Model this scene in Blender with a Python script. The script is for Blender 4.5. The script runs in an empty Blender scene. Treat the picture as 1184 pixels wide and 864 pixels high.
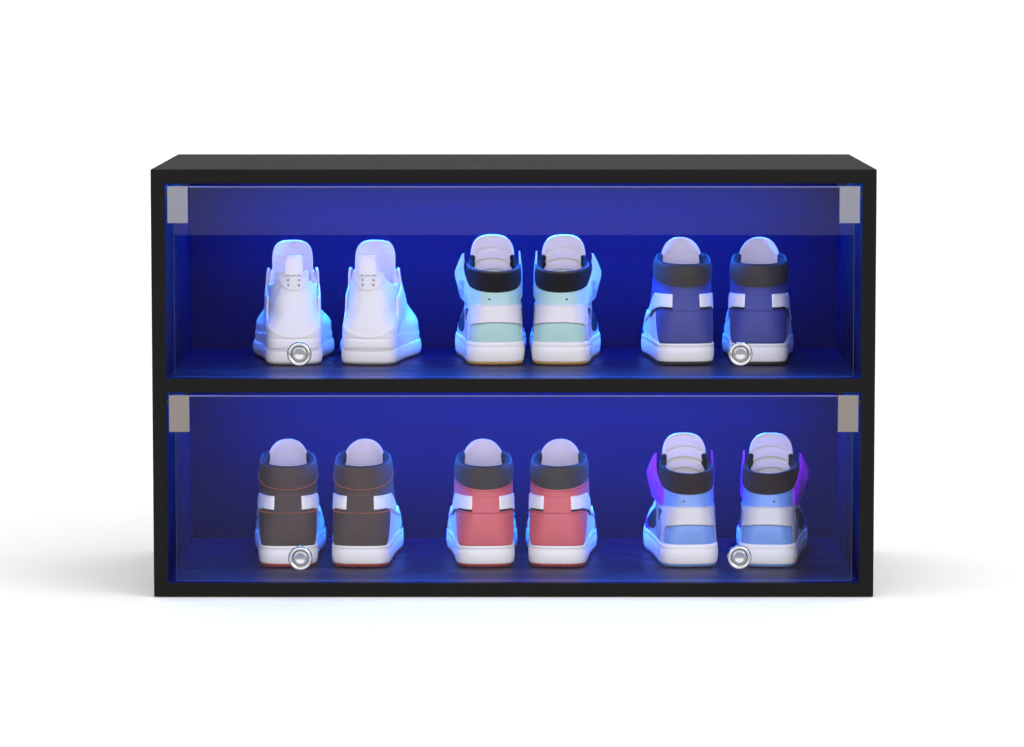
import bpy, bmesh, math, random
from mathutils import Vector
random.seed(7)
sc = bpy.context.scene
C = sc.collection
PI = math.pi

# ------------------------------------------------------------------ materials
def mat(name, col, rough=0.5, metal=0.0, spec=0.5, bump=0.0, bscale=300.0, var=0.0, vscale=40.0, coat=0.0, sheen=0.0, trans=0.0, ior=1.45, weave=False, streak=False):
    m = bpy.data.materials.new(name); m.use_nodes = True
    nt = m.node_tree; b = nt.nodes['Principled BSDF']
    b.inputs['Base Color'].default_value = (*col, 1)
    b.inputs['Roughness'].default_value = rough
    b.inputs['Metallic'].default_value = metal
    b.inputs['Specular IOR Level'].default_value = spec
    b.inputs['Coat Weight'].default_value = coat
    b.inputs['Sheen Weight'].default_value = sheen
    b.inputs['Transmission Weight'].default_value = trans
    b.inputs['IOR'].default_value = ior
    tc = nt.nodes.new('ShaderNodeTexCoord')
    if var > 0:
        n = nt.nodes.new('ShaderNodeTexNoise'); n.inputs['Scale'].default_value = vscale
        n.inputs['Detail'].default_value = 4
        if streak:
            mp = nt.nodes.new('ShaderNodeMapping'); mp.inputs['Scale'].default_value = (.12, 2.5, 5.0)
            nt.links.new(tc.outputs['Object'], mp.inputs['Vector']); nt.links.new(mp.outputs['Vector'], n.inputs['Vector'])
        else: nt.links.new(tc.outputs['Object'], n.inputs['Vector'])
        r = nt.nodes.new('ShaderNodeMapRange')
        r.inputs['From Min'].default_value = 0.3; r.inputs['From Max'].default_value = 0.7
        r.inputs['To Min'].default_value = 1 - var; r.inputs['To Max'].default_value = 1 + var
        nt.links.new(n.outputs['Fac'], r.inputs['Value'])
        mx = nt.nodes.new('ShaderNodeVectorMath'); mx.operation = 'SCALE'
        mx.inputs[0].default_value = col
        nt.links.new(r.outputs['Result'], mx.inputs['Scale'])
        nt.links.new(mx.outputs['Vector'], b.inputs['Base Color'])
        r2 = nt.nodes.new('ShaderNodeMapRange')
        r2.inputs['From Min'].default_value = 0.3; r2.inputs['From Max'].default_value = 0.7
        r2.inputs['To Min'].default_value = max(0, rough - .07); r2.inputs['To Max'].default_value = min(1, rough + .07)
        nt.links.new(n.outputs['Fac'], r2.inputs['Value'])
        nt.links.new(r2.outputs['Result'], b.inputs['Roughness'])
    if bump > 0:
        if weave:
            n = nt.nodes.new('ShaderNodeTexWave'); n.inputs['Scale'].default_value = bscale
            n.bands_direction = 'X'
            n.inputs['Distortion'].default_value = 1.0
        else:
            n = nt.nodes.new('ShaderNodeTexVoronoi'); n.inputs['Scale'].default_value = bscale
        nt.links.new(tc.outputs['Object'], n.inputs['Vector'])
        if not weave and bump >= .15 and bscale < 1000:
            n2 = nt.nodes.new('ShaderNodeTexNoise'); n2.inputs['Scale'].default_value = 75; n2.inputs['Detail'].default_value = 3
            nt.links.new(tc.outputs['Object'], n2.inputs['Vector'])
            b2 = nt.nodes.new('ShaderNodeBump'); b2.inputs['Strength'].default_value = .35; b2.inputs['Distance'].default_value = .003
            nt.links.new(n2.outputs['Fac'], b2.inputs['Height'])
        else: b2 = None
        bp = nt.nodes.new('ShaderNodeBump')
        if b2: nt.links.new(b2.outputs['Normal'], bp.inputs['Normal']); bp.inputs['Strength'].default_value = bump
        bp.inputs['Distance'].default_value = 0.0006
        nt.links.new(n.outputs[0], bp.inputs['Height'])
        nt.links.new(bp.outputs['Normal'], b.inputs['Normal'])
    return m

M = {}
M['cab'] = mat('black_laminate', (.0105, .0102, .0094), .55, spec=.035, bump=.10, bscale=1200)
M['inner'] = mat('blue_glow_laminate_inside', (.0058, .0014, .0228), .5, spec=.10, var=.10, vscale=9, streak=True)  # black panels; the blue LED glow is put into their colour
M['innerfloor'] = mat('blue_glow_laminate_floor', (.0115, .0018, .024), .42, spec=.12, var=.05, vscale=9, streak=True)  # black floor faces with the violet-blue glow painted into the colour
M['white'] = mat('white_leather', (.83, .82, .785), .42, bump=.25, bscale=700, var=.02)
M['white2'] = mat('white_leather_soft', (.85, .84, .80), .5, bump=.15, bscale=900, var=.02)
M['rubber'] = mat('white_rubber', (.88, .865, .83), .42, var=.015)
M['lining'] = mat('white_textile', (.86, .83, .78), .85, bump=.5, bscale=900, sheen=.3, var=.03)
M['darklining'] = mat('dark_textile', (.012, .012, .014), .9, spec=.15, bump=.5, bscale=900)
M['taupe'] = mat('dark_taupe_suede', (.092, .069, .061), .8, spec=.2, bump=.5, bscale=900, var=.08)
M['charcoal'] = mat('charcoal_leather', (.058, .052, .048), .7, spec=.25, bump=.3, bscale=700, var=.06)
M['knit'] = mat('black_knit', (.012, .012, .012), .85, spec=.2, bump=.6, bscale=1200)
M['brownknit'] = mat('brown_black_knit', (.030, .020, .018), .8, spec=.2, bump=.6, bscale=1200)
M['red'] = mat('coral_red_leather', (.62, .12, .135), .5, bump=.3, bscale=700, var=.04)
M['navy'] = mat('navy_leather', (.050, .062, .28), .55, bump=.3, bscale=700, var=.05)
M['mint'] = mat('mint_leather', (.44, .69, .62), .45, bump=.2, bscale=700, var=.03)
M['sky'] = mat('sky_blue_leather', (.17, .33, .72), .36, bump=.2, bscale=700, var=.04, coat=.2)
M['mintflap'] = mat('pale_aqua_translucent', (.40, .70, .75), .4, bump=.1, bscale=500)
M['violet'] = mat('violet_translucent', (.36, .015, .85), .4, bump=.1, bscale=500)
M['gloss'] = mat('glossy_clear_white', (.68, .66, .65), .28, bump=.12, bscale=700, coat=.6, var=.02)
M['glosswhite'] = mat('glossy_white_strap', (.83, .81, .78), .32, bump=.12, bscale=700, coat=.35, var=.02)
M['black'] = mat('black_leather', (.012, .012, .014), .45, bump=.2, bscale=700)
M['stitchorange'] = mat('orange_thread', (.42, .13, .085), .8)
M['stitchwhite'] = mat('pale_thread', (.45, .44, .44), .8)
M['stitchgrey'] = mat('grey_thread', (.22, .22, .23), .8)
M['stitchnavy'] = mat('navy_thread', (.02, .03, .12), .8)
M['stitchred'] = mat('dark_red_thread', (.26, .03, .04), .8)
M['gum'] = mat('gum_rubber', (.50, .30, .09), .5, bump=.3, bscale=400)
M['redsole'] = mat('red_rubber', (.36, .035, .03), .5, bump=.3, bscale=400)
M['bluesole'] = mat('blue_rubber', (.12, .25, .55), .5, bump=.3, bscale=400)
M['darksole'] = mat('dark_rubber', (.05, .045, .042), .6, bump=.3, bscale=400)
M['greysole'] = mat('pale_grey_rubber', (.35, .35, .36), .6, bump=.3, bscale=400)
M['mark'] = mat('grey_print', (.13, .11, .14), .6)
M['palemark'] = mat('pale_grey_print', (.30, .30, .33), .6)
M['darkmark'] = mat('dark_print', (.02, .02, .03), .5)
M['orange'] = mat('rust_loop', (.34, .17, .10), .7)
M['steel'] = mat('satin_steel', (.165, .168, .20), .30, metal=1.0)
M['steel_floor_reflect'] = mat('satin_steel_floor_reflect', (.185, .165, .15), .30, metal=1.0)  # same steel as the upper plates, brownish floor reflection put into the colour
M['chrome'] = mat('polished_chrome', (.44, .43, .42), .09, metal=1.0)
M['dish'] = mat('brushed_dish', (.27, .275, .28), .20, metal=1.0)
M['pin'] = mat('black_pin', (.004, .004, .005), .5)
M['floor'] = mat('white_studio_floor', (.795, .79, .788), .75, spec=.25, var=.004, vscale=3)
M['acrylic'] = mat('clear_acrylic', (.95, .95, .95), .04, trans=1.0, ior=1.45)

def emission(name, col, s):
    m = bpy.data.materials.new(name); m.use_nodes = True
    nt = m.node_tree; nt.nodes.clear()
    e = nt.nodes.new('ShaderNodeEmission'); o = nt.nodes.new('ShaderNodeOutputMaterial')
    e.inputs['Color'].default_value = (*col, 1); e.inputs['Strength'].default_value = s
    nt.links.new(e.outputs[0], o.inputs['Surface']); return m

def glass(name, ior, tint):
    m = bpy.data.materials.new(name); m.use_nodes = True
    nt = m.node_tree; nt.nodes.clear()
    o = nt.nodes.new('ShaderNodeOutputMaterial'); mx = nt.nodes.new('ShaderNodeMixShader')
    t = nt.nodes.new('ShaderNodeBsdfTransparent'); g = nt.nodes.new('ShaderNodeBsdfGlossy')
    f = nt.nodes.new('ShaderNodeFresnel'); f.inputs['IOR'].default_value = ior
    g.inputs['Roughness'].default_value = 0.0
    t.inputs['Color'].default_value = (*tint, 1)
    nt.links.new(f.outputs[0], mx.inputs[0]); nt.links.new(t.outputs[0], mx.inputs[1])
    nt.links.new(g.outputs[0], mx.inputs[2]); nt.links.new(mx.outputs[0], o.inputs['Surface'])
    return m
M['glass'] = glass('clear_glass', 1.195, (.985, .985, .985))
M['glassedge'] = mat('polished_glass_edge', (.22, .22, .42), .3, spec=.5)

# ------------------------------------------------------------------ helpers
def mesh_obj(name, verts, faces, m, parent=None, smooth=True, mats=None, fm=None):
    me = bpy.data.meshes.new(name); me.from_pydata([tuple(v) for v in verts], [], faces)
    if mats:
        for k in mats: me.materials.append(k)
        for p, i in zip(me.polygons, fm): p.material_index = i
    else: me.materials.append(m)
    if smooth: me.polygons.foreach_set('use_smooth', [True] * len(me.polygons))
    me.update()
    o = bpy.data.objects.new(name, me); C.objects.link(o)
    if parent: o.parent = parent
    return o

def box_obj(name, x0, x1, y0, y1, z0, z1, m, parent=None, bev=0.0006):
    bm = bmesh.new(); bmesh.ops.create_cube(bm, size=1)
    for v in bm.verts:
        v.co = Vector(((x0 + x1) / 2 + v.co.x * (x1 - x0), (y0 + y1) / 2 + v.co.y * (y1 - y0), (z0 + z1) / 2 + v.co.z * (z1 - z0)))
    if bev > 0: bmesh.ops.bevel(bm, geom=bm.edges[:], offset=bev, segments=2, affect='EDGES', profile=.6)
    me = bpy.data.meshes.new(name); bm.to_mesh(me); bm.free(); me.materials.append(m)
    o = bpy.data.objects.new(name, me); C.objects.link(o)
    if parent: o.parent = parent
    return o

def lathe_obj(name, prof, m, parent=None, loc=(0, 0, 0), n=48):
    # profile (r, y): axis along y
    V = []; F = []
    for r, y in prof:
        for k in range(n):
            a = 2 * PI * k / n
            V.append((r * math.cos(a), y, r * math.sin(a)))
    for i in range(len(prof) - 1):
        for k in range(n):
            a = i * n + k; b = i * n + (k + 1) % n
            F.append((a, b, b + n, a + n))
    o = mesh_obj(name, V, F, m, parent); o.location = loc
    bm = bmesh.new(); bm.from_mesh(o.data)
    bmesh.ops.remove_doubles(bm, verts=bm.verts, dist=1e-6)
    bmesh.ops.recalc_face_normals(bm, faces=bm.faces); bm.to_mesh(o.data); bm.free()
    o.data.polygons.foreach_set('use_smooth', [True] * len(o.data.polygons))
    return o

def empty(name, loc, rz, label, cat, group=None):
    o = bpy.data.objects.new(name, None); C.objects.link(o)
    o.empty_display_size = .05
    o.location = loc; o.rotation_euler = (0, 0, rz); o['label'] = label; o['category'] = cat
    if group: o['group'] = group
    return o

# ------------------------------------------------------------------ studio
def sweep():
    V = []; F = []
    prof = [(-2.7, 0)] + [(y, 0) for y in (-1, 0, 1, 2, 3)]
    for k in range(1, 13):
        a = PI / 2 * k / 12; prof.append((3.0 + 1.5 * math.sin(a), 1.5 - 1.5 * math.cos(a)))
    prof.append((4.5, 6))
    xs = [-12, -4, 0, 4, 12]
    for y, z in prof:
        for x in xs: V.append((x, y, z))
    n = len(xs)
    for i in range(len(prof) - 1):
        for j in range(n - 1):
            a = i * n + j; F.append((a, a + 1, a + n + 1, a + n))
    o = mesh_obj('floor', V, F, M['floor']); o['kind'] = 'structure'
sweep()
M['dark'] = mat('dark_studio_floor', (.035, .035, .034), .8, spec=.2, var=.05, vscale=2)
o = mesh_obj('studio_ground', [(-14, -12, -.004), (14, -12, -.004), (14, 5, -.004), (-14, 5, -.004)], [(0, 1, 2, 3)], M['dark'], smooth=False); o['kind'] = 'structure'

# ------------------------------------------------------------------ cabinet
W, H, D = .9005, .5347, .4232
T = .0173; HW = W / 2; BK = .4112
ZU = .2738; ZL = .2738 - .0172; ZB = .0171; ZT = H - .0173
cab = empty('shoe_cabinet', (0, 0, 0.001), 0, 'matte black two tier display cabinet with glass doors and blue lighting inside', 'cabinet')
box_obj('top_panel', -HW, HW, 0, D, ZT, H, M['cab'], cab)
box_obj('bottom_panel', -HW, HW, 0, D, 0, ZB, M['cab'], cab)
for s in (-1, 1):
    a, b = sorted((s * HW, s * (HW - T)))
    box_obj('side_panel', a, b, 0, D, ZB, ZT, M['cab'], cab, bev=0)
shelf = box_obj('shelf', -HW + T, HW - T, 0, BK, ZL, ZU, M['cab'], cab, bev=0)
for o in [c for c in cab.children]:
    o.data.materials.append(M['inner']); o.data.materials.append(M['innerfloor'])
    for p in o.data.polygons:
        c = p.center; n = p.normal
        if (o.name.startswith('side_panel') and abs(n.x) > .9 and abs(c.x) < HW - T * .5) or (o.name.startswith('shelf') and abs(n.z) > .9) or \
           (o.name.startswith('top_panel') and n.z < -.9) or (o.name.startswith('bottom_panel') and n.z > .9): p.material_index = 2 if n.z > .9 else 1
box_obj('back_panel', -HW + T, HW - T, BK, D - .001, ZB, ZT, M['inner'], cab, bev=0)

LEDCOL = (.008, .15, 1.0)
M['led'] = emission('blue_led', LEDCOL, 570)
M['fillmid'] = emission('added_mid_fill', (.24, .20, 1.0), 40)  # added unseen fill strip, brightens the tongues and tints the floors
M['ledside'] = emission('blue_led_dim', LEDCOL, 130)
for zt in (ZT, ZL):
    # strips stuck under the ceiling of each tier, aimed down; the middle one is added fill
    XI = HW - T
    for y, k, w, xa, xb in ((BK - .105, 'led', .006, -XI + .03, XI - .03), (.155, 'fillmid', .003, -XI + .03, XI - .03), (.045, 'ledside', .004, -XI + .002, -XI + .060), (.045, 'ledside', .004, XI - .060, XI - .002)):
        s = box_obj('led_or_fill_strip', xa, xb, y - w, y + w, zt - .0012, zt - .0002, M['black'], cab, bev=0)
        V = [(xa + .002, y - w * .8, zt - .0014), (xb - .002, y - w * .8, zt - .0014), (xb - .002, y + w * .8, zt - .0014), (xa + .002, y + w * .8, zt - .0014)]
        mesh_obj('diode_or_fill_band', V, [(0, 3, 2, 1)], M[k], s, smooth=False)

def door(z0, z1, knobs, plate):
    x0, x1 = -HW + T + .0105, HW - T - .0095
    y0, y1 = .0045, .0090
    V = []; c = .0013
    for y, q in ((y0, c), (y0 + c * .8, 0), (y1, 0)):
        V += [(x0 + q * .3, y, z0 + q * .2), (x1 - q * .3, y, z0 + q * .2), (x1 - q * .3, y, z1 - q), (x0 + q * .3, y, z1 - q)]
    F = [(0, 1, 2, 3), (11, 10, 9, 8)]; fm = [0, 0]
    for b in (0, 4):
        for k in range(4):
            F.append((b + k, b + 4 + k, b + 4 + (k + 1) % 4, b + (k + 1) % 4)); fm.append(1)
    d = mesh_obj('glass_door', V, F, None, cab, smooth=False, mats=[M['glass'], M['glassedge']], fm=fm)
    for s in (-1, 1):
        xa = s * (HW - T - .0030); xb = s * (HW - T - .0285)
        a, b = sorted((xa, xb))
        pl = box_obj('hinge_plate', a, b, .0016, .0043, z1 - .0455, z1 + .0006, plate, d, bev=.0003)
        pb = box_obj('hinge_clamp', a + .001, b - .001, .0092, .0112, z1 - .0445, z1, M['steel'], d, bev=.0003)
        a, b = sorted((s * (HW - T - .0002), xa))
        box_obj('pivot_pin', a, b, .0020, .0085, z1 - .0105, z1 - .0060, M['pin'], d, bev=.0003)
        a, b = sorted((s * (HW - T - .0200), s * (HW - T - .0290)))
        box_obj('stop_pad', a, b, .010, .016, z1 + .0010, z1 + .0036, M['pin'], d, bev=.0003)
    for x, z in knobs:
        k = lathe_obj('knob', [(0, .0044), (.0075, .0044), (.0075, -.0035), (.0085, -.006), (.0128, -.0085), (.0148, -.0115), (.0152, -.0145),
                               (.0149, -.0172), (.0140, -.0187), (.0127, -.0192), (.0114, -.0188), (.0103, -.0176)], M['chrome'], d, (x, 0, z))
        lathe_obj('knob_dish', [(.0103, -.0176), (.0092, -.0158), (.0088, -.0156), (.0080, -.0170), (.0060, -.0166), (.0035, -.0158), (0, -.0154)], M['dish'], k)
        lathe_obj('washer', [(0, .0125), (.009, .0125), (.0095, .0118), (.0095, .0092), (0, .0092)], M['chrome'], k)
    return d
KX = (-.2660, .2815)
door(ZU + .0022, ZT - .0040, [(KX[0], .3065), (KX[1], .3065)], M['steel'])
door(ZB + .0022, ZL - .0040, [(KX[0], .0505), (KX[1], .0518)], M['steel_floor_reflect'])

# ------------------------------------------------------------------ sneaker surface
def cr(pts, n):
    # Catmull-Rom through pts, resampled to n equal arc steps
    P = [Vector(p) for p in pts]; out = []
    Q = [P[0] * 2 - P[1]] + P + [P[-1] * 2 - P[-2]]
    for i in range(1, len(Q) - 2):
        p0, p1, p2, p3 = Q[i - 1:i + 3]
        for k in range(16):
            t = k / 16
            out.append(.5 * (2 * p1 + (p2 - p0) * t + (2 * p0 - 5 * p1 + 4 * p2 - p3) * t * t + (3 * p1 - p0 - 3 * p2 + p3) * t ** 3))
    out.append(P[-1])
    L = [0]
    for i in range(1, len(out)): L.append(L[-1] + (out[i] - out[i - 1]).length)
    res = []; j = 0
    for k in range(n + 1):
        s = L[-1] * k / n
        while j < len(L) - 2 and L[j + 1] < s: j += 1
        f = (s - L[j]) / max(1e-9, L[j + 1] - L[j]); res.append(out[j].lerp(out[j + 1], f))
    return res

def interp(tab, x):
    if x <= tab[0][0]: return tab[0][1]
    if x >= tab[-1][0]: return tab[-1][1]
    for i in range(len(tab) - 1):
        if x <= tab[i + 1][0]:
            x0, y0 = tab[i]; x1, y1 = tab[i + 1]
            # monotone-ish smooth: hermite with finite-difference slopes
            def sl(k):
                if k <= 0 or k >= len(tab) - 1: return None
                return (tab[k + 1][1] - tab[k - 1][1]) / (tab[k + 1][0] - tab[k - 1][0])
            d = (y1 - y0) / (x1 - x0)
            m0 = sl(i); m1 = sl(i + 1)
            m0 = d if m0 is None else m0; m1 = d if m1 is None else m1
            t = (x - x0) / (x1 - x0); h = x1 - x0
            return ((2 * t ** 3 - 3 * t ** 2 + 1) * y0 + (t ** 3 - 2 * t ** 2 + t) * h * m0 + (-2 * t ** 3 + 3 * t ** 2) * y1 + (t ** 3 - t ** 2) * h * m1)

NB = 200
LATP = [(0, 0, 0), (14, .6, 0), (24, 3.2, 0), (31, 9, 0), (34.5, 19, 0), (35.5, 35, 0), (36, 60, 0), (36.5, 95, 0), (39, 135, 0), (42, 168, 0), (38, 203, 0), (29, 228, 0), (14, 244, 0), (-3, 250, 0)]
MEDP = [(0, 0, 0), (-14, .6, 0), (-24, 3.2, 0), (-31, 9, 0), (-34.5, 19, 0), (-35.5, 35, 0), (-35.5, 60, 0), (-36, 95, 0), (-41, 135, 0), (-46, 168, 0), (-44, 203, 0), (-34, 228, 0), (-19, 244, 0), (-3, 250, 0)]
LAT = cr(LATP, NB); MED = cr(MEDP, NB)
def sup(sign, n=3.0):
    pts = []
    for k in range(0, 41):
        t = PI * k / 40
        c = math.cos(t); s = math.sin(t)
        y = .5 - .5 * math.copysign(abs(c) ** (2 / n), c); x = sign * abs(s) ** (2 / n)
        pts.append((x * 36, y * 118, 0))
    fine = cr(pts, 4 * NB); L = [0]
    for i in range(1, len(fine)): L.append(L[-1] + (fine[i] - fine[i - 1]).length)
    tot = L[-1]; out = []
    for k in range(NB + 1):
        f = k / NB
        # same millimetres round the heel as on the footprint, the rest shared out to the front
        s = 286 * f if f < .26 else 286 * .26 + (tot - 286 * .26) * ((f - .26) / .74)
        j = 0
        out.append(fine[min(4 * NB, int(round(s / tot * 4 * NB)))])
    return out
EL = sup(1, 3.1); EM = sup(-1, 3.1); RL = sup(1, 2.05); RM = sup(-1, 2.05)
def lk(tab, f):
    f = max(0, min(1, f)) * NB; i = min(int(f), NB - 1); return tab[i].lerp(tab[i + 1], f - i)

class Style: pass
def make_style(kind):
    S = Style(); S.wide = .17 if kind == 'low' else 0
    if kind == 'classic':
        S.F = [(20, 250), (30, 250), (40, 246), (48, 236), (54, 218), (60, 196), (70, 176), (85, 156), (105, 138), (125, 124), (150, 114), (170, 110)]
        S.B = [(20, 0), (35, -1), (55, -.5), (80, 3), (100, 5), (128, 3), (150, 1)]
        S.w = [(20, 1.0), (35, 1.02), (60, 1.04), (90, 1.03), (108, 1.02), (120, .995), (130, .96), (142, .90), (160, .9)]
        S.ztop = lambda a: interp([(0, 128), (.1, 128.8), (.2, 131), (.3, 134.5), (.42, 137.5), (.6, 139), (1, 139)], abs(a))
        S.sole = 28
    elif kind == 'wrap':
        S.F = [(20, 250), (30, 250), (40, 246), (48, 236), (54, 218), (60, 196), (70, 174), (85, 152), (105, 132), (125, 120), (150, 112), (170, 110)]
        S.B = [(20, 0), (35, -.5), (50, 0), (70, 2.5), (95, 5), (120, 4), (150, 3)]
        S.w = [(20, .99), (35, .98), (60, .97), (90, .96), (112, .95), (125, .92), (138, .87), (150, .87)]
        S.ztop = lambda a: 119 + 17 * min(1, abs(a) / .5) ** 1.5
        S.sole = 29
    else:
        S.F = [(15, 252), (30, 250), (40, 248), (50, 242), (58, 232), (68, 216), (81, 188), (93, 160), (105, 138), (125, 124), (150, 118)]
        S.B = [(15, 0), (25, -2), (40, 0), (60, 4), (85, 9), (105, 10), (125, 8), (150, 6)]
        S.w = [(15, .97), (30, .97), (50, .96), (75, .94), (100, .88), (120, .82), (150, .8)]
        S.ztop = lambda a: interp([(0, 118), (.06, 117), (.11, 107), (.18, 100), (.28, 100), (.36, 108), (.45, 116), (.6, 118), (1, 118)], abs(a))
        S.sole = 20
    return S

def surf(S, a, z, off=0.0):
    """a in [-1,1]: 0 heel centre, +1/-1 toe along lateral/medial; z in mm; returns metres (lateral = +x)."""
    def raw(a, z):
        f = abs(a); lat = a >= 0
        base = lk(LAT if lat else MED, f); ell = lk(EL if lat else EM, f)
        kr = max(0, min(1, (z - 70) / 45.0)); kr = kr * kr * (3 - 2 * kr)
        ell = ell.lerp(lk(RL if lat else RM, f), kr)
        k = max(0, min(1, (z - 42) / 30.0 if S.wide else (z - S.sole) / 55.0)); k = k * k * (3 - 2 * k)
        Fz = interp(S.F, z); Bz = interp(S.B, z); w = interp(S.w, z)
        # footprint ring squeezed to this height's length, keeping plan widths
        by = Bz + base.y / 250.0 * (Fz - Bz)
        bx = base.x * (1 + S.wide * max(0, min(1, (base.y - 60) / 80)))
        ey = Bz + ell.y / 118.0 * (Fz - Bz); ex = ell.x
        return Vector(((bx * (1 - k) + ex * k) * w, by * (1 - k) + ey * k, z))
    p = raw(a, z)
    if off != 0:
        e = .006
        a0, a1 = max(-1, a - e), min(1, a + e)
        da = raw(a1, z) - raw(a0, z); dz = raw(a, z + 2) - raw(a, z - 2)
        n = da.cross(dz)
        if n.length > 0: n.normalize()
        p = p + n * off
    return p * .001

class Shoe:
    def __init__(self, kind, side, loc, rz, label, group):
        self.S = make_style(kind); self.side = side
        self.root = empty('sneaker', loc, rz, label, 'sneaker', group)
        if loc[2] > .2: self.root.scale = (1, .88, 1)
    def emit(self, name, V, F, m, parent=None, **k):
        s = self.side
        if s < 0: V = [(-v[0], v[1], v[2]) for v in V]; F = [tuple(reversed(f)) for f in F]
        return mesh_obj(name, V, F, m, parent or self.root, **k)
    def patch(self, name, a0, a1, lo, hi, off, m, nu=40, nv=10, edge=.0012, offf=None, parent=None, puff=0.0, drop=None):
        """raised panel lying on the upper; lo/hi are z(a) in mm"""
        lo_ = lo if callable(lo) else (lambda a, c=lo: c); hi_ = hi if callable(hi) else (lambda a, c=hi: c)
        us = [0, .004, .012] + [k / nu for k in range(1, nu)] + [.988, .996, 1]
        vs = [0, .02, .06] + [k / nv for k in range(1, nv)] + [.94, .98, 1]
        if drop is None: drop = off + .6
        V = []
        for v in vs:
            for u in us:
                a = a0 + (a1 - a0) * u; z0, z1 = lo_(a), hi_(a); z = z0 + (z1 - z0) * v
                e = min(u, 1 - u, v, 1 - v)
                q = off
                if e < .001: q = off - drop
                elif u in (.004, .996) or v in (.02, .98): q = off - .28 * min(1, off)
                q += puff * math.sin(PI * v) ** .7
                if offf: q += offf(u, v)
                V.append(surf(self.S, a, z, q))
        n = len(us); F = []
        for i in range(len(vs) - 1):
            for j in range(n - 1):
                k = i * n + j; F.append((k, k + 1, k + n + 1, k + n))
        return self.emit(name, V, F, m, parent)
    def stitch(self, m, pts, off, name='stitching', parent=None, dash=2.1, gap=.9, r=.38):
        """pts: list of (a,z); thread dashes following them"""
        P = [surf(self.S, a, z, off) for a, z in pts]
        L = [0]
        for i in range(1, len(P)): L.append(L[-1] + (P[i] - P[i - 1]).length * 1000)
        def at(s):
            for i in range(1, len(P)):
                if L[i] >= s: return P[i - 1].lerp(P[i], (s - L[i - 1]) / max(1e-9, L[i] - L[i - 1]))
            return P[-1]
        V = []; F = []; s = 0
        while s + dash < L[-1]:
            A, B = at(s), at(s + dash); d = (B - A).normalized(); up = Vector((0, 0, 1)); sd = d.cross(up)
            if sd.length < .1: sd = Vector((0, 1, 0)).cross(d)
            sd.normalize(); up = sd.cross(d); b = len(V)
            rr = r * .001
            for c, q in ((A, .6), (A.lerp(B, .5), 1.15), (B, .6)):
                for k in range(6):
                    t = 2 * PI * k / 6; V.append(c + (sd * math.cos(t) + up * math.sin(t)) * rr * q)
            for i in range(2):
                for k in range(6):
                    x = b + i * 6 + k; y = b + i * 6 + (k + 1) % 6; F.append((x, y, y + 6, x + 6))
            F.append(tuple(b + k for k in range(5, -1, -1))); F.append(tuple(b + 12 + k for k in range(6)))
            s += dash + gap
        return self.emit(name, V, F, m, parent)
    def sole(self, m_mid, m_out, top, out_h=4.0, flare=2.6, groove=True):
        def ring(z, ex, sy=0):
            R = []
            for tab, sg in ((LAT, 1), (MED, -1)):
                ks = range(0, NB + 1, 3) if sg > 0 else range(NB - 3, 0, -3)
                for k in ks:
                    k = min(k, NB)
                    p = lk(tab, k / NB); q0 = lk(tab, max(0, k - 1) / NB); q1 = lk(tab, min(NB, k + 1) / NB)
                    t = (q1 - q0); n = Vector((t.y, -t.x, 0)) * (1 if sg > 0 else -1); n.normalize()
                    p = p + n * ex; p.x *= 1 + self.S.wide * max(0, min(1, (p.y - 60) / 80))
                    zz = z + 5.0 * max(0, (p.y - 195) / 55) ** 2     # toe spring
                    R.append(Vector((p.x, p.y, zz)) * .001)
            return R
        def build(name, prof, m):
            rings = [ring(z, e) for z, e in prof]; n = len(rings[0]); V = [p for r in rings for p in r]; F = []
            for i in range(len(rings) - 1):
                for k in range(n):
                    a = i * n + k; b = i * n + (k + 1) % n; F.append((a, b, b + n, a + n))
            F.append(tuple(range(n - 1, -1, -1))); F.append(tuple(range((len(rings) - 1) * n, len(rings) * n)))
            return self.emit(name, V, F, m)
        f = flare
        o = build('outsole', [(0, f - 4.0), (.6, f - 2.8), (1.4, f - 2.0), (out_h - .4, f - 1.2), (out_h + .2, f - 1.5)], m_out)
        g = [(top - 7.4, f + .25), (top - 6.6, f - .35), (top - 5.8, f + .15)] if groove else []
        mid = build('midsole', [(out_h, f - 1.6), (out_h + .3, f - 1.0), (out_h + 1.2, f - .5), (top * .3, f + .1), (top * .5, f + .6)] + g +
                    [(top - 3, f - .1), (top - 1.2, f - .7), (top - .2, f - 1.8), (top, f - 4.5), (top - .3, f - 9)], m_mid)
        # heel tread notches cut look: small dark blocks along the rear lower rim
        V = []; F = []
        for tab in (LAT, MED):
            for k in range(3, 150, 4):
                p = lk(tab, k / NB); q1 = lk(tab, (k + 1.0) / NB)
                t = (q1 - p); n = Vector((t.y, -t.x, 0)) * (1 if tab is LAT else -1); n.normalize()
                b = len(V)
                for z in (-.0, out_h * .42):
                    for c in (p, q1):
                        for e in (f - 3.5, f - 1.75): V.append(Vector((c.x + n.x * e, c.y + n.y * e, z + .1)) * .001)
                F += [(b, b + 1, b + 3, b + 2), (b + 4, b + 6, b + 7, b + 5), (b + 1, b + 5, b + 7, b + 3), (b, b + 2, b + 6, b + 4), (b, b + 4, b + 5, b + 1), (b + 2, b + 3, b + 7, b + 6)]
        self.emit('tread', V, F, M['darksole'], o, smooth=False)
        return mid
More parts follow.
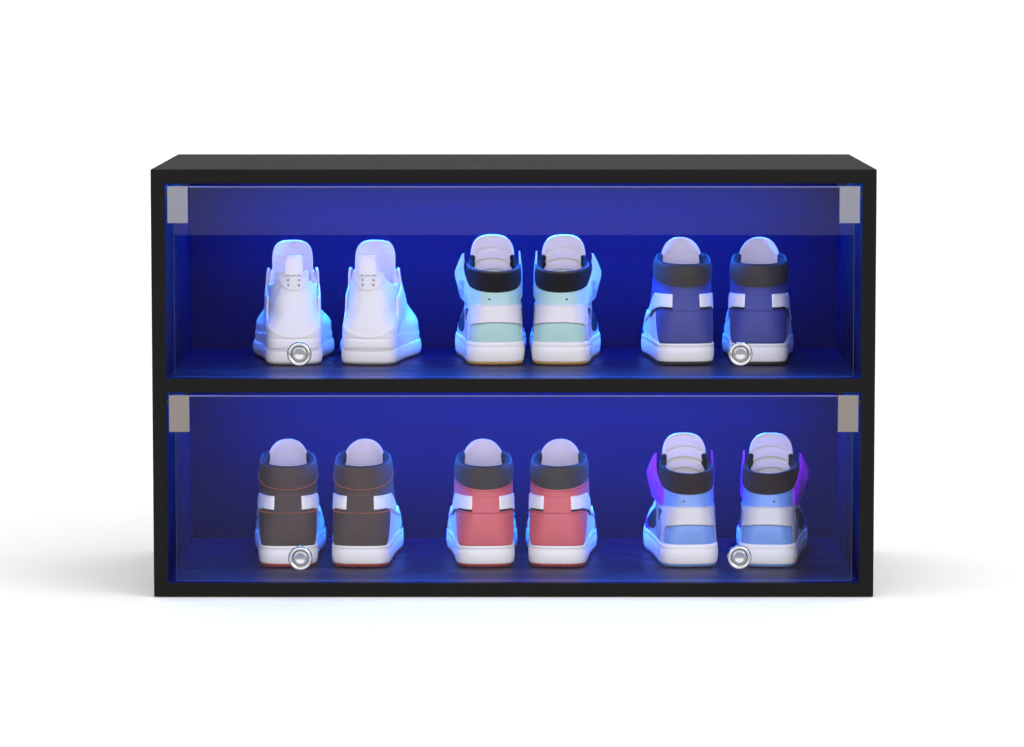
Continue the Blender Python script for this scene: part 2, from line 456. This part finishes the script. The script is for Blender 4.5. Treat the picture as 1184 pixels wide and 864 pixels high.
    def upper(self, m, m_lin, lining_low=55, roll=3.2):
        S = self.S; nu = 140; V = []; F = []
        As = [-1 + 2 * k / nu for k in range(nu)]
        rows = 26
        for i in range(rows + 1):
            v = i / rows
            for a in As:
                z0 = S.sole - 4; z = z0 + (S.ztop(a) - z0) * v; V.append(surf(S, a, z))
        n = nu
        for i in range(rows):
            for k in range(n):
                A = i * n + k; B = i * n + (k + 1) % n; F.append((A, B, B + n, A + n))
        up = self.emit('upper', V, F, m)
        # rolled rim + inside lining
        V = []; F = []
        prof = [(0, 0.0), (roll * .35, -roll * .25), (roll * .5, -roll), (roll * .2, -roll * 1.8), (-2, -roll * 2.1), (-12, -roll * 2.0)]
        for dz, off in prof:
            for a in As: V.append(surf(S, a, S.ztop(a), off) + Vector((0, 0, dz * .001)))
        for i in range(1, 7):
            f = i / 6
            for a in As:
                zt = S.ztop(a) - 12; z = zt + (lining_low - zt) * f
                p = surf(S, a, max(z, lining_low), -roll * 2.0 + 1.2 * math.sin(PI * f))
                # keep the front of the cavity from running under the instep skin
                V.append(p)
        R = len(prof) + 6
        for i in range(R - 1):
            for k in range(n):
                A = i * n + k; B = i * n + (k + 1) % n; F.append((A, B, B + n, A + n))
        F.append(tuple((R - 1) * n + k for k in range(n)))
        self.emit('lining', V, F, m_lin)
        return up
    def tongue(self, m, half, ztop, ybase=92, ytop=100, zlow=70, ridges=0, thick=7, m_front=None, curve=9, square=2.6, m_seam=None):
        nu, nv = 44, 50; V = []; F = []
        def width(v):  # rounded top outline
            t = max(0, (v - .62) / .38); return half * (.86 + .14 * min(1, v / .5)) * max(0, 1 - t ** square) ** (1 / square)
        def pt(u, v, side):
            w = width(v); x = w * u
            z = zlow + (ztop - zlow) * v
            y = ybase + (ytop - ybase) * v - curve * (u * w / half) ** 2 + 3 * math.sin(v * PI)
            if side < 0:   # face towards the heel
                q = -thick * .5 * max(0, 1 - abs(u) ** 4) ** .5 * max(0, 1 - v ** 10) ** .5
                if ridges:
                    zz = z + 6.5 * (x / half) ** 2 * 1.4
                    fz = ((ztop - 17 - zz) / 14.0) % 1.0
                    saw = fz ** 1.3 if fz < .9 else (.9 ** 1.3) * (1 - ((fz - .9) / .1) ** 2)
                    q -= 5.5 * saw * max(0, 1 - abs(u) ** 5) * (1 if zz < ztop - 17 else .7)
                else:
                    zz = z + 4 * (x / half) ** 2
                    q += .9 * math.exp(-((zz - (ztop - 20)) / .9) ** 2) - (0 if zz > ztop - 20 else -.35)
            else: q = thick * .5 * max(0, 1 - abs(u) ** 4) ** .5 * max(0, 1 - v ** 10) ** .5
            return Vector((x, y + q, z)) * .001
        nv = 90; vs = [k / nv * .9 for k in range(nv)] + [.9 + .1 * (1 - (1 - k / 10) ** 2) for k in range(11)]
        us = [math.sin(PI / 2 * (-1 + 2 * k / nu)) for k in range(nu + 1)]
        n = nu + 1
        for side in (-1, 1):
            b = len(V)
            for v in vs:
                for u in us: V.append(pt(u, v, side))
            for i in range(len(vs) - 1):
                for j in range(nu):
                    k = b + i * n + j; f = (k, k + 1, k + n + 1, k + n); F.append(f if side < 0 else tuple(reversed(f)))
        o = self.emit('tongue', V, F, m)
        bm = bmesh.new(); bm.from_mesh(o.data); bmesh.ops.remove_doubles(bm, verts=bm.verts, dist=2e-5)
        bm.to_mesh(o.data); bm.free()
        return o
    def laces(self, m, rows, w=.22):
        for z in rows:
            V = []; F = []
            prev = None
            for k in range(13):
                u = -1 + 2 * k / 12; a = math.copysign(1 - .16 * abs(u), u) if u else 1
                p = surf(self.S, a, z - 2 * abs(u), 2.5 + 1.5 * (1 - u * u))
                for dz, dy in ((-2.6, 0), (-1.3, 1.2), (1.3, 1.2), (2.6, 0)):
                    V.append(p + Vector((0, dy * .6, dz)) * .001)
                if prev is not None:
                    for j in range(3): F.append((prev + j, prev + j + 1, prev + j + 5, prev + j + 4))
                prev = len(V) - 4
            o = self.emit('lace', V, F, m)
            sol = o.modifiers.new('th', 'SOLIDIFY'); sol.thickness = .0012
    def dots(self, name, m, pts, r, off, parent=None, sq=False):
        V = []; F = []
        for a, z in pts:
            c = surf(self.S, a, z, off); e = .004
            t = (surf(self.S, a + e, z, off) - surf(self.S, a - e, z, off)).normalized()
            u = (surf(self.S, a, z + 1, off) - surf(self.S, a, z - 1, off)).normalized(); nrm = t.cross(u)
            b = len(V); N = 14
            V.append(c + nrm * .0004)
            for k in range(N):
                q = 2 * PI * k / N; rr = r * .001 * (1 if not sq else random.uniform(.6, 1.25)); V.append(c + (t * math.cos(q) + u * math.sin(q)) * rr)
            for k in range(N): F.append((b, b + 1 + k, b + 1 + (k + 1) % N))
        return self.emit(name, V, F, m, parent)

def lin(a0, z0, a1, z1, n=40): return [(a0 + (a1 - a0) * k / n, z0 + (z1 - z0) * k / n) for k in range(n + 1)]
def crv(a0, a1, f, n=60): return [(a0 + (a1 - a0) * k / n, f(a0 + (a1 - a0) * k / n)) for k in range(n + 1)]

# ------------------------------------------------------------------ the three builds
def classic(side, loc, rz, label, group, main, collar, outs, thread, trim, collar_thread=None, lin='lining'):
    h = Shoe('classic', side, loc, rz, label, group)
    h.sole(M['rubber'], M[outs], 29, 4.2)
    h.stitch(M['stitchwhite'], crv(-.55, .55, lambda a: 25.4), 2.75, dash=1.6, gap=1.1, r=.34)
    h.upper(M['white'], M['darklining'], roll=3.0)
    t = h.tongue(M['lining'], 27, 159.5 if loc[2] > .2 else 154.5, ybase=88, ytop=100, zlow=72, curve=16, square=2.3)
    mm = M[main]
    # ankle panel all round, above the white side panel
    h.patch('ankle_panel', -.50, .50, lambda a: 62 + 10 * min(1, abs(a) / .3), lambda a: h.S.ztop(a) - 1.5, .9, mm, nu=80, nv=14)
    # heel counter, narrowing downwards
    cut = .165
    hc = h.patch('heel_counter', -cut, cut, lambda a: 27 + 45 * max(0, (abs(a) - .118) / (cut - .118)) ** 1.7 * .92, lambda a: 71.5 - 3 * (a / cut) ** 2 * 0, 1.9, mm, nu=50, nv=12)
    # toe cap and eyestay in the main colour
    h.patch('toe_cap', .60, .995, 27, lambda a: 27 + 22 * min(1, (a - .60) / .2), 1.0, mm, nu=30, nv=8)
    h.patch('toe_cap', -.995, -.60, 27, lambda a: 27 + 22 * min(1, (-a - .60) / .2), 1.0, mm, nu=30, nv=8)
    for s in (-1, 1):
        f = (lambda a, s=s: (27 + 0) )
        # swoosh: squared tail at the heel, sweeping down and forward
        def hi(a): t = (abs(a) - .058) / .55; return 91 - 2 * t if t < .25 else 90.5 - 46 * ((t - .25) / .75) ** .8
        def lo(a): t = (abs(a) - .058) / .55; return 73.5 - 30 * max(0, t - .12) ** .85 if t < .6 else 73.5 - 30 * .48 ** .85 + 12 * ((t - .6) / .4) ** 2 - 7 * ((t - .6) / .4)
        a0, a1 = sorted((s * .058, s * .60))
        sw = h.patch('side_stripe', a0, a1, lo, hi, 2.5, M['white2'], nu=50, nv=8)
        if trim:
            a0, a1 = sorted((s * .058, s * .42))
            h.patch('stripe_trim', a0, a1, lambda a: lo(a) - 2.2, lambda a: lo(a) + .6, 2.1, M[trim], nu=40, nv=4)
        h.stitch(M['stitchwhite'], [(s * (.07 + .3 * k / 40), hi(.07 + .3 * k / 40) - 2.0) for k in range(41)], 2.55, dash=1.5, gap=1.2, r=.18, parent=sw)
    # padded collar
    def clo(a): return 99 + 19 * min(1, abs(a) / .33) ** 1.7
    def chi(a): return h.S.ztop(a) + .4
    c = h.patch('collar', -.46, .46, clo, chi, 1.3, M[collar], nu=80, nv=14, puff=1.3)
    if collar_thread:
        h.stitch(M[collar_thread], crv(-.36, .36, lambda a: clo(a) + .6), 2.0, dash=2.3, gap=.5, r=.8, parent=c)
        h.stitch(M[collar_thread], crv(-cut + .004, cut - .004, lambda a: 69.6), 2.3, dash=2.3, gap=.5, r=.75, parent=hc)
        h.stitch(M[collar_thread], crv(-.05, .05, lambda a: 92.2), 1.3, dash=1.8, gap=.6, r=.25, parent=c)
    else:
        h.stitch(M[thread], crv(-.36, .36, lambda a: clo(a) - 2.2), 1.15, dash=2.0, gap=1.0, r=.42, parent=c)
        h.stitch(M[thread], crv(-cut + .004, cut - .004, lambda a: 69.4), 2.05, dash=2.0, gap=1.0, r=.42, parent=hc)
        h.stitch(M[thread], crv(-.05, .05, lambda a: 90.5), 1.1, dash=1.8, gap=1.0, r=.22, parent=c)
    h.laces(M['white2'], [66, 76, 87, 99, 112, 125])
    return h

def wrap(side, loc, rz, label, group, main, knit, outs, flapm, flapm_in):
    h = Shoe('wrap', side, loc, rz, label, group)
    mid = h.sole(M['rubber'], M[outs], 30, 4.0)
    h.upper(M['white'], M['darklining'], roll=2.6)
    h.tongue(M['lining'], 28.8, 163, ybase=84, ytop=98, zlow=66, ridges=3, thick=9, square=3.0)
    h.patch('ankle_panel', -.46, .46, lambda a: 74, lambda a: 117 + 15 * min(1, abs(a) / .5) ** 1.5, .9, M[main], nu=80, nv=14)
    def klo(a): return 92.5 + 15 * min(1, abs(a) / .26) ** 1.8
    c = h.patch('collar', -.30, .30, klo, lambda a: 119.6 + 17 * min(1, abs(a) / .5) ** 1.5, 1.5, M[knit], nu=70, nv=12, puff=.7)
    h.patch('collar_edge', -.30, .30, lambda a: 117.4 + 17 * min(1, abs(a) / .5) ** 1.5, lambda a: 120.4 + 17 * min(1, abs(a) / .5) ** 1.5, 2.2, M['brownknit' if knit == 'brownknit' else 'charcoal'], nu=70, nv=4, parent=c)
    # heel panel and its frame
    h.patch('heel_panel', -.155, .128, 27, 57, .9, M[main], nu=40, nv=10)
    fr = .158
    for s in (-1, 1):
        fs = .122 if s > 0 else .142
        a0, a1 = sorted((s * fs, s * .56))
        def fhi(a): t = max(0, abs(a) - fs) / .42; return 54 if t < .02 else 54 + 16 * min(1, t / .18) - 30 * max(0, t - .4)
        h.patch('side_overlay', a0, a1, 27, fhi, 1.5, M['gloss' if main == 'sky' else 'glosswhite'], nu=40, nv=8)
    strap = h.patch('heel_strap', -.33, .33, lambda a: 49.6 + 4.6 * (1 - min(1, abs(a) / .13) ** 2.2), lambda a: 76.5 + 1.5 * (1 - min(1, abs(a) / .2)) , 2.2, M['gloss' if main == 'sky' else 'glosswhite'], nu=70, nv=10)
    # ragged felt edge under the strap and fine stitch along its top
    random.seed(3)
    pts = [(-.150 + .250 * k / 80, 49.9 + 4.6 * (1 - min(1, abs(-.150 + .250 * k / 80) / .13) ** 2.2) + random.uniform(-.5, .5)) for k in range(81)]
    pts += [(.106, 50.6), (.111, 49.6), (.115, 48), (.118, 45.5), (.1195, 42), (.119, 36), (.117, 30)]
    h.stitch(M['stitchgrey'], pts, 2.55, dash=1.3, gap=.25, r=.5, parent=strap)
    h.stitch(M['stitchgrey'], crv(-.30, .30, lambda a: 75.0 + 1.5 * (1 - min(1, abs(a) / .2))), 2.35, dash=1.7, gap=1.3, r=.25, parent=strap)
    # punched hole on the ankle
    h.dots('eyelet', M['stitchgrey'], [(.030, 84.5)], 1.55, 1.15)
    h.dots('eyelet', M['darkmark'], [(.030, 84.5)], .95, 1.35)
    # black swoosh: a tip shows past the strap, the body on the side
    for g in (1, -1):
        a0, a1 = sorted((g * .150, g * .197))
        h.patch('stripe_tip', a0, a1, lambda a: 70.2 - 15 * (abs(a) - .150) / .047, lambda a: 70.8, 3.2, M['black'], nu=12, nv=5)
        a0, a1 = sorted((g * .27, g * .60))
        oc = lambda a: 60 - 20 * (abs(a) - .27) / .33
        oh = lambda a: 1 + 12.5 * max(0, math.sin(PI * min(1, max(0, (abs(a) - .27) / .33)))) ** .6
        h.patch('side_stripe', a0, a1, lambda a: oc(a) - oh(a), lambda a: oc(a) + oh(a), 2.6, M['black'], nu=50, nv=8)
    h.stitch(M['orange'], [(.178 + .012 * math.sin(t * PI), 67.5 - 8.5 * t) for t in [k / 14 for k in range(15)]] + [(.178 + .012 * math.sin(PI) + .010 * t, 59 + 7 * t) for t in [k / 10 for k in range(11)]], 3.1, name='thread_loop', dash=3, gap=.1, r=.5)
    # eyestay flaps that stand off the ankle
    def flap(s, out, a_lo, a_hi, m, big):
        def zlo(a): t = (abs(a) - a_lo) / (a_hi - a_lo); return (76 + 8 * t) if big else 80
        def zhi(a):
            t = (abs(a) - a_lo) / (a_hi - a_lo)
            return (94 + 47 * min(1, t / .62) ** 1.0 - 14 * max(0, (t - .62) / .38)) if big else 118 + 26 * min(1, t / .6) - 12 * max(0, (t - .6) / .4)
        a0, a1 = sorted((s * a_lo, s * a_hi))
        def offf(u, v):
            t = u if s > 0 else 1 - u
            return out * math.sin(PI * min(1, .08 + .62 * t)) ** 1.5 * (1 - abs(v - .55) * 1.1) if big else out * t
        return h.patch('eyestay_flap', a0, a1, zlo, zhi, 1.6, m, nu=36, nv=14, offf=offf)
    fl = flap(1, 15, .148, .47, M[flapm], True)
    flap(-1, 5, .20, .47, M[flapm_in], False)
    for g in (1, -1):
        a0, a1 = sorted((g * .50, g * .99))
        h.patch('toe_cap', a0, a1, 28, lambda a: 47 - 6 * math.sin(PI * (abs(a) - .5) / .49), 1.2, M[flapm], nu=40, nv=6)
    # fine printed lines on the lateral ankle
    V = []
    random.seed(11)
    rows = []
    for r in range(5):
        a = .195 + r * .0085
        for k in range(9):
            if random.random() < .85: rows.append((a + random.uniform(-.0008, .0008), 84 + k * 2.5 - r * .8 + r * 1.5))
    def foff(a, z): return 2.6 + 15 * math.sin(PI * min(1, .08 + .62 * (a - .148) / .322)) ** 1.5 * .82
    V = []; F = []
    for a, z in rows:
        b = len(V); o = foff(a, z)
        for da, dz in ((-.0028, -.8), (.0028, -.8), (.0028, .8), (-.0028, .8)): V.append(surf(h.S, a + da * random.uniform(.6, 1), z + dz, foff(a + da, z)))
        F.append((b, b + 1, b + 2, b + 3))
    h.emit('printed_text', V, F, M['mark'], fl, smooth=False)
    # small two-line mark on the midsole side
    V = []; F = []
    for r in range(2):
        for k in range(4):
            a = .170 + r * .010; z = 11.5 + k * 3.0
            b = len(V)
            for da, dz in ((-.0036, -1.0), (.0036, -1.0), (.0036, 1.0), (-.0036, 1.0)):
                p = lk(LAT, a + da); q1 = lk(LAT, a + da + .01); t = q1 - p; n = Vector((t.y, -t.x, 0)).normalized(); p = p + n * 3.55
                V.append(Vector((p.x, p.y, z + dz)) * .001)
            F.append((b, b + 1, b + 2, b + 3))
    h.emit('printed_text', V, F, M['mark'], mid, smooth=False)
    h.laces(M['white2'], [66, 76, 87, 99, 112, 125])
    return h

def lowtop(side, loc, rz, label, group):
    h = Shoe('low', side, loc, rz, label, group); S = h.S
    h.sole(M['rubber'], M['greysole'], 21, 3.0, flare=1.6, groove=False)
    h.upper(M['white'], M['lining'], roll=3.4, lining_low=50)
    h.tongue(M['lining'], 26.5, 155.5, ybase=88, ytop=104, zlow=70, thick=9, square=3.4, curve=13)
    # foxing wall between sole and heel
    h.patch('heel_foxing', -.45, .45, 18, lambda a: 31 + 4 * math.cos(min(1, abs(a) / .2) * PI) * -1 * .6 + 3, 1.6, M['rubber'], nu=60, nv=6, edge=.001)
    h.stitch(M['stitchgrey'], crv(-.11, .11, lambda a: 21.8 + .7 * math.cos(a * 20)), 1.75, dash=1.8, gap=.8, r=.35)
    # moulded heel shell: wide at the base, narrow at the tab
    def shi(a): return interp([(0, 113), (.055, 108), (.085, 92), (.12, 68), (.17, 54), (.24, 48), (.32, 40)], abs(a))
    sh = h.patch('heel_shell', -.20, .20, 33, shi, 1.5, M['white2'], nu=60, nv=16)
    def arc(a): return 36 + 46 * min(1, abs(a) / .19) ** 2.2
    h.patch('heel_overlay', -.185, .185, lambda a: 34 + 26 * min(1, abs(a) / .185) ** 2, lambda a: 37.5 + 34 * min(1, abs(a) / .185) ** 2.3, 2.3, M['white2'], nu=60, nv=5, parent=sh)
    # side wings and lace stays
    for s in (-1, 1):
        a0, a1 = sorted((s * .16, s * .46))
        h.patch('side_wing', a0, a1, lambda a: 42 + 20 * (abs(a) - .16) / .3, lambda a: 84 + 30 * (abs(a) - .16) / .3, 2.0, M['white2'], nu=40, nv=8, offf=lambda u, v: 1.5 * v)
        a0, a1 = sorted((s * .33, s * .47))
        h.patch('lace_stay', a0, a1, 86, lambda a: 113 + 8 * math.sin(PI * min(1, (abs(a) - .33) / .14)) ** .6, 2.6, M['white2'], nu=24, nv=8, offf=lambda u, v: 1.6 * v)
        a0, a1 = sorted((s * .36, s * .985))
        h.patch('toe_overlay', a0, a1, 18, lambda a: 36 - 5 * math.sin(PI * (abs(a) - .36) / .62), 1.0, M['rubber'], nu=40, nv=6)
    # heel tab
    def thi(a): return 122 - 4.5 * min(1, abs(a) / .080) ** 5
    def tlo(a): return 95 + 19.5 * min(1, (abs(a) / .080)) ** 2.8
    tab = h.patch('heel_tab', -.080, .080, tlo, thi, 4.2, M['white2'], nu=30, nv=10, drop=6)
    pts = []
    for r, z in enumerate((116.5, 109.5, 102.5)):
        for s in (-1, 1): pts.append((s * (.026 - .002 * r), z))
    h.dots('printed_mark', M['palemark'], pts, 1.75, 4.5, parent=tab, sq=True)
    h.dots('printed_mark', M['palemark'], [(0, 116.5), (.034, 115.5)], .8, 4.5, parent=tab, sq=True)
    # pull loop
    V = []; F = []
    hw = 12.3; N = 20
    for k in range(N + 1):
        t = PI * 1.15 * k / N - .15
        y = 11 + -8.5 * math.cos(t) * .9; z = 121 + (18.5 * math.sin(t) if t > 0 else 60 * math.sin(t) * .4)
        cy, cz = 10, 124
        ny, nz = (y - cy), (z - cz); l = math.hypot(ny, nz); ny /= l; nz /= l
        hw = 12.4 - 1.6 * math.sin(PI * k / N)
        for x, q in ((-hw, 0), (-hw + .8, 1.4), (hw - .8, 1.4), (hw, 0), (hw - .8, -1.4), (-hw + .8, -1.4)):
            V.append(Vector((x, y + ny * q - 4, z + nz * q)) * .001)
    for k in range(N):
        for j in range(6):
            a = k * 6 + j; b = k * 6 + (j + 1) % 6; F.append((a, b, b + 6, a + 6))
    h.emit('pull_loop', V, F, M['white2'])
    h.laces(M['white2'], [70, 80, 92, 104, 116])
    return h

# ------------------------------------------------------------------ placing (metres, heel at the origin of each shoe)
CAMF, CAMD, CAMZ, CAMT, CX = 4748.5, 5.0909, .7821, .0980, 593.9
def spot(px, py, floor):
    """floor point seen at a photo pixel"""
    rx = (px - CX) / CAMF; ry = -(py - 432) / CAMF
    dy = math.cos(CAMT) + ry * math.sin(CAMT); dz = -math.sin(CAMT) + ry * math.cos(CAMT)
    t = (floor - CAMZ) / dz
    return (rx * t, -CAMD + dy * t, floor + .0004 + .001)
R = math.radians
HS = .178
def up(px): p = spot(px, 419.0, ZU); return (p[0] * 1, HS, p[2])
def lo(px): p = spot(px, 656.5, ZB); return (p[0] * 1, .1335, p[2])
GW, GM, GN = 'all white sneakers on the upper shelf', 'mint and white high tops on the upper shelf', 'navy high tops on the upper shelf'
GT, GR, GB = 'dark taupe high tops on the lower shelf', 'coral red high tops on the lower shelf', 'sky blue and violet high tops on the lower shelf'
lowtop(-1, up(342.6), R(4.2), 'all white low sneaker with pull loop, outermost left on the upper shelf, behind a knob', GW)
lowtop(1, up(426.8), R(-5.5), 'all white low sneaker with pull loop, next to the mint and white pair', GW)
wrap(-1, up(573.8), R(3.8), 'mint and white high top with black collar, the one nearer the white pair', GM, 'mint', 'knit', 'gum', 'mintflap', 'mintflap')
wrap(1, up(647.0), R(-4.0), 'mint and white high top with black collar, the one nearer the navy pair', GM, 'mint', 'knit', 'gum', 'mintflap', 'mintflap')
classic(-1, up(791.5), R(3.2), 'navy high top with clear view of its white heel stripes, beside the mint pair', GN, 'navy', 'charcoal', 'darksole', 'stitchnavy', 'black')
classic(1, up(873.8), R(-4.0), 'navy high top partly behind a round knob, outermost right on the upper shelf', GN, 'navy', 'charcoal', 'darksole', 'stitchnavy', 'black')
classic(-1, lo(333.6), R(2.8), 'dark taupe high top with orange stitching, its sole behind a round knob', GT, 'taupe', 'taupe', 'redsole', 'stitchorange', None, 'stitchorange')
classic(1, lo(416.5), R(-2.2), 'dark taupe high top with orange stitching, beside the coral red pair', GT, 'taupe', 'taupe', 'redsole', 'stitchorange', None, 'stitchorange')
classic(-1, lo(562.0), R(2.9), 'coral red high top with charcoal collar, the one nearer the dark taupe pair', GR, 'red', 'charcoal', 'redsole', 'stitchred', 'black')
classic(1, lo(644.0), R(-3.2), 'coral red high top with charcoal collar, the one nearer the sky blue pair', GR, 'red', 'charcoal', 'redsole', 'stitchred', 'black')
wrap(-1, lo(798.0), R(3.4), 'sky blue and white high top with violet flap, beside the coral red pair', GB, 'sky', 'brownknit', 'bluesole', 'violet', 'violet')
wrap(1, lo(886.5), R(-6.4), 'sky blue and white high top with violet flap, outermost right on the lower shelf', GB, 'sky', 'brownknit', 'bluesole', 'violet', 'violet')

# ------------------------------------------------------------------ light
def area(name, loc, target, sx, sy, power, col=(1, 1, 1)):
    l = bpy.data.lights.new(name, 'AREA'); l.shape = 'RECTANGLE'; l.size = sx; l.size_y = sy; l.energy = power; l.color = col
    o = bpy.data.objects.new(name, l); C.objects.link(o); o.location = loc
    d = Vector(target) - Vector(loc); o.rotation_euler = d.to_track_quat('-Z', 'Y').to_euler()
    return o
area('front_softbox', (0, -6.3, .048 + 2.0), (0, 0, 2.048), 9.0, 4.0, 255)
area('key_softbox', (3.2, -2.6, 3.4), (0, 0, .3), 3.2, 3.2, 85, (1, .985, .965))
area('overhead_softbox', (0, 1.0, 5.0), (0, 1.0, 0), 7.0, 5.0, 112)

w = bpy.data.worlds.new('World'); sc.world = w; w.use_nodes = True
w.node_tree.nodes['Background'].inputs['Color'].default_value = (1, .995, .99, 1)
w.node_tree.nodes['Background'].inputs['Strength'].default_value = .93

# ------------------------------------------------------------------ camera
cd = bpy.data.cameras.new('camera'); cam = bpy.data.objects.new('camera', cd); C.objects.link(cam)
cd.sensor_width = 36; cd.lens = 36 * CAMF / 1184; cd.clip_end = 100
cd.shift_x = -(CX - 592) / 1184
cam.location = (0, -CAMD, CAMZ); cam.rotation_euler = (PI / 2 - CAMT, 0, 0)
sc.camera = cam
sc.view_settings.view_transform = 'Standard'; sc.view_settings.look = 'None'; sc.view_settings.exposure = 0
sc.cycles.use_denoising = True; sc.cycles.denoising_input_passes = 'RGB_ALBEDO'; sc.cycles.use_adaptive_sampling = False
sc.cycles.max_bounces = 10; sc.cycles.transparent_max_bounces = 12
sc.cycles.sample_clamp_indirect = 6
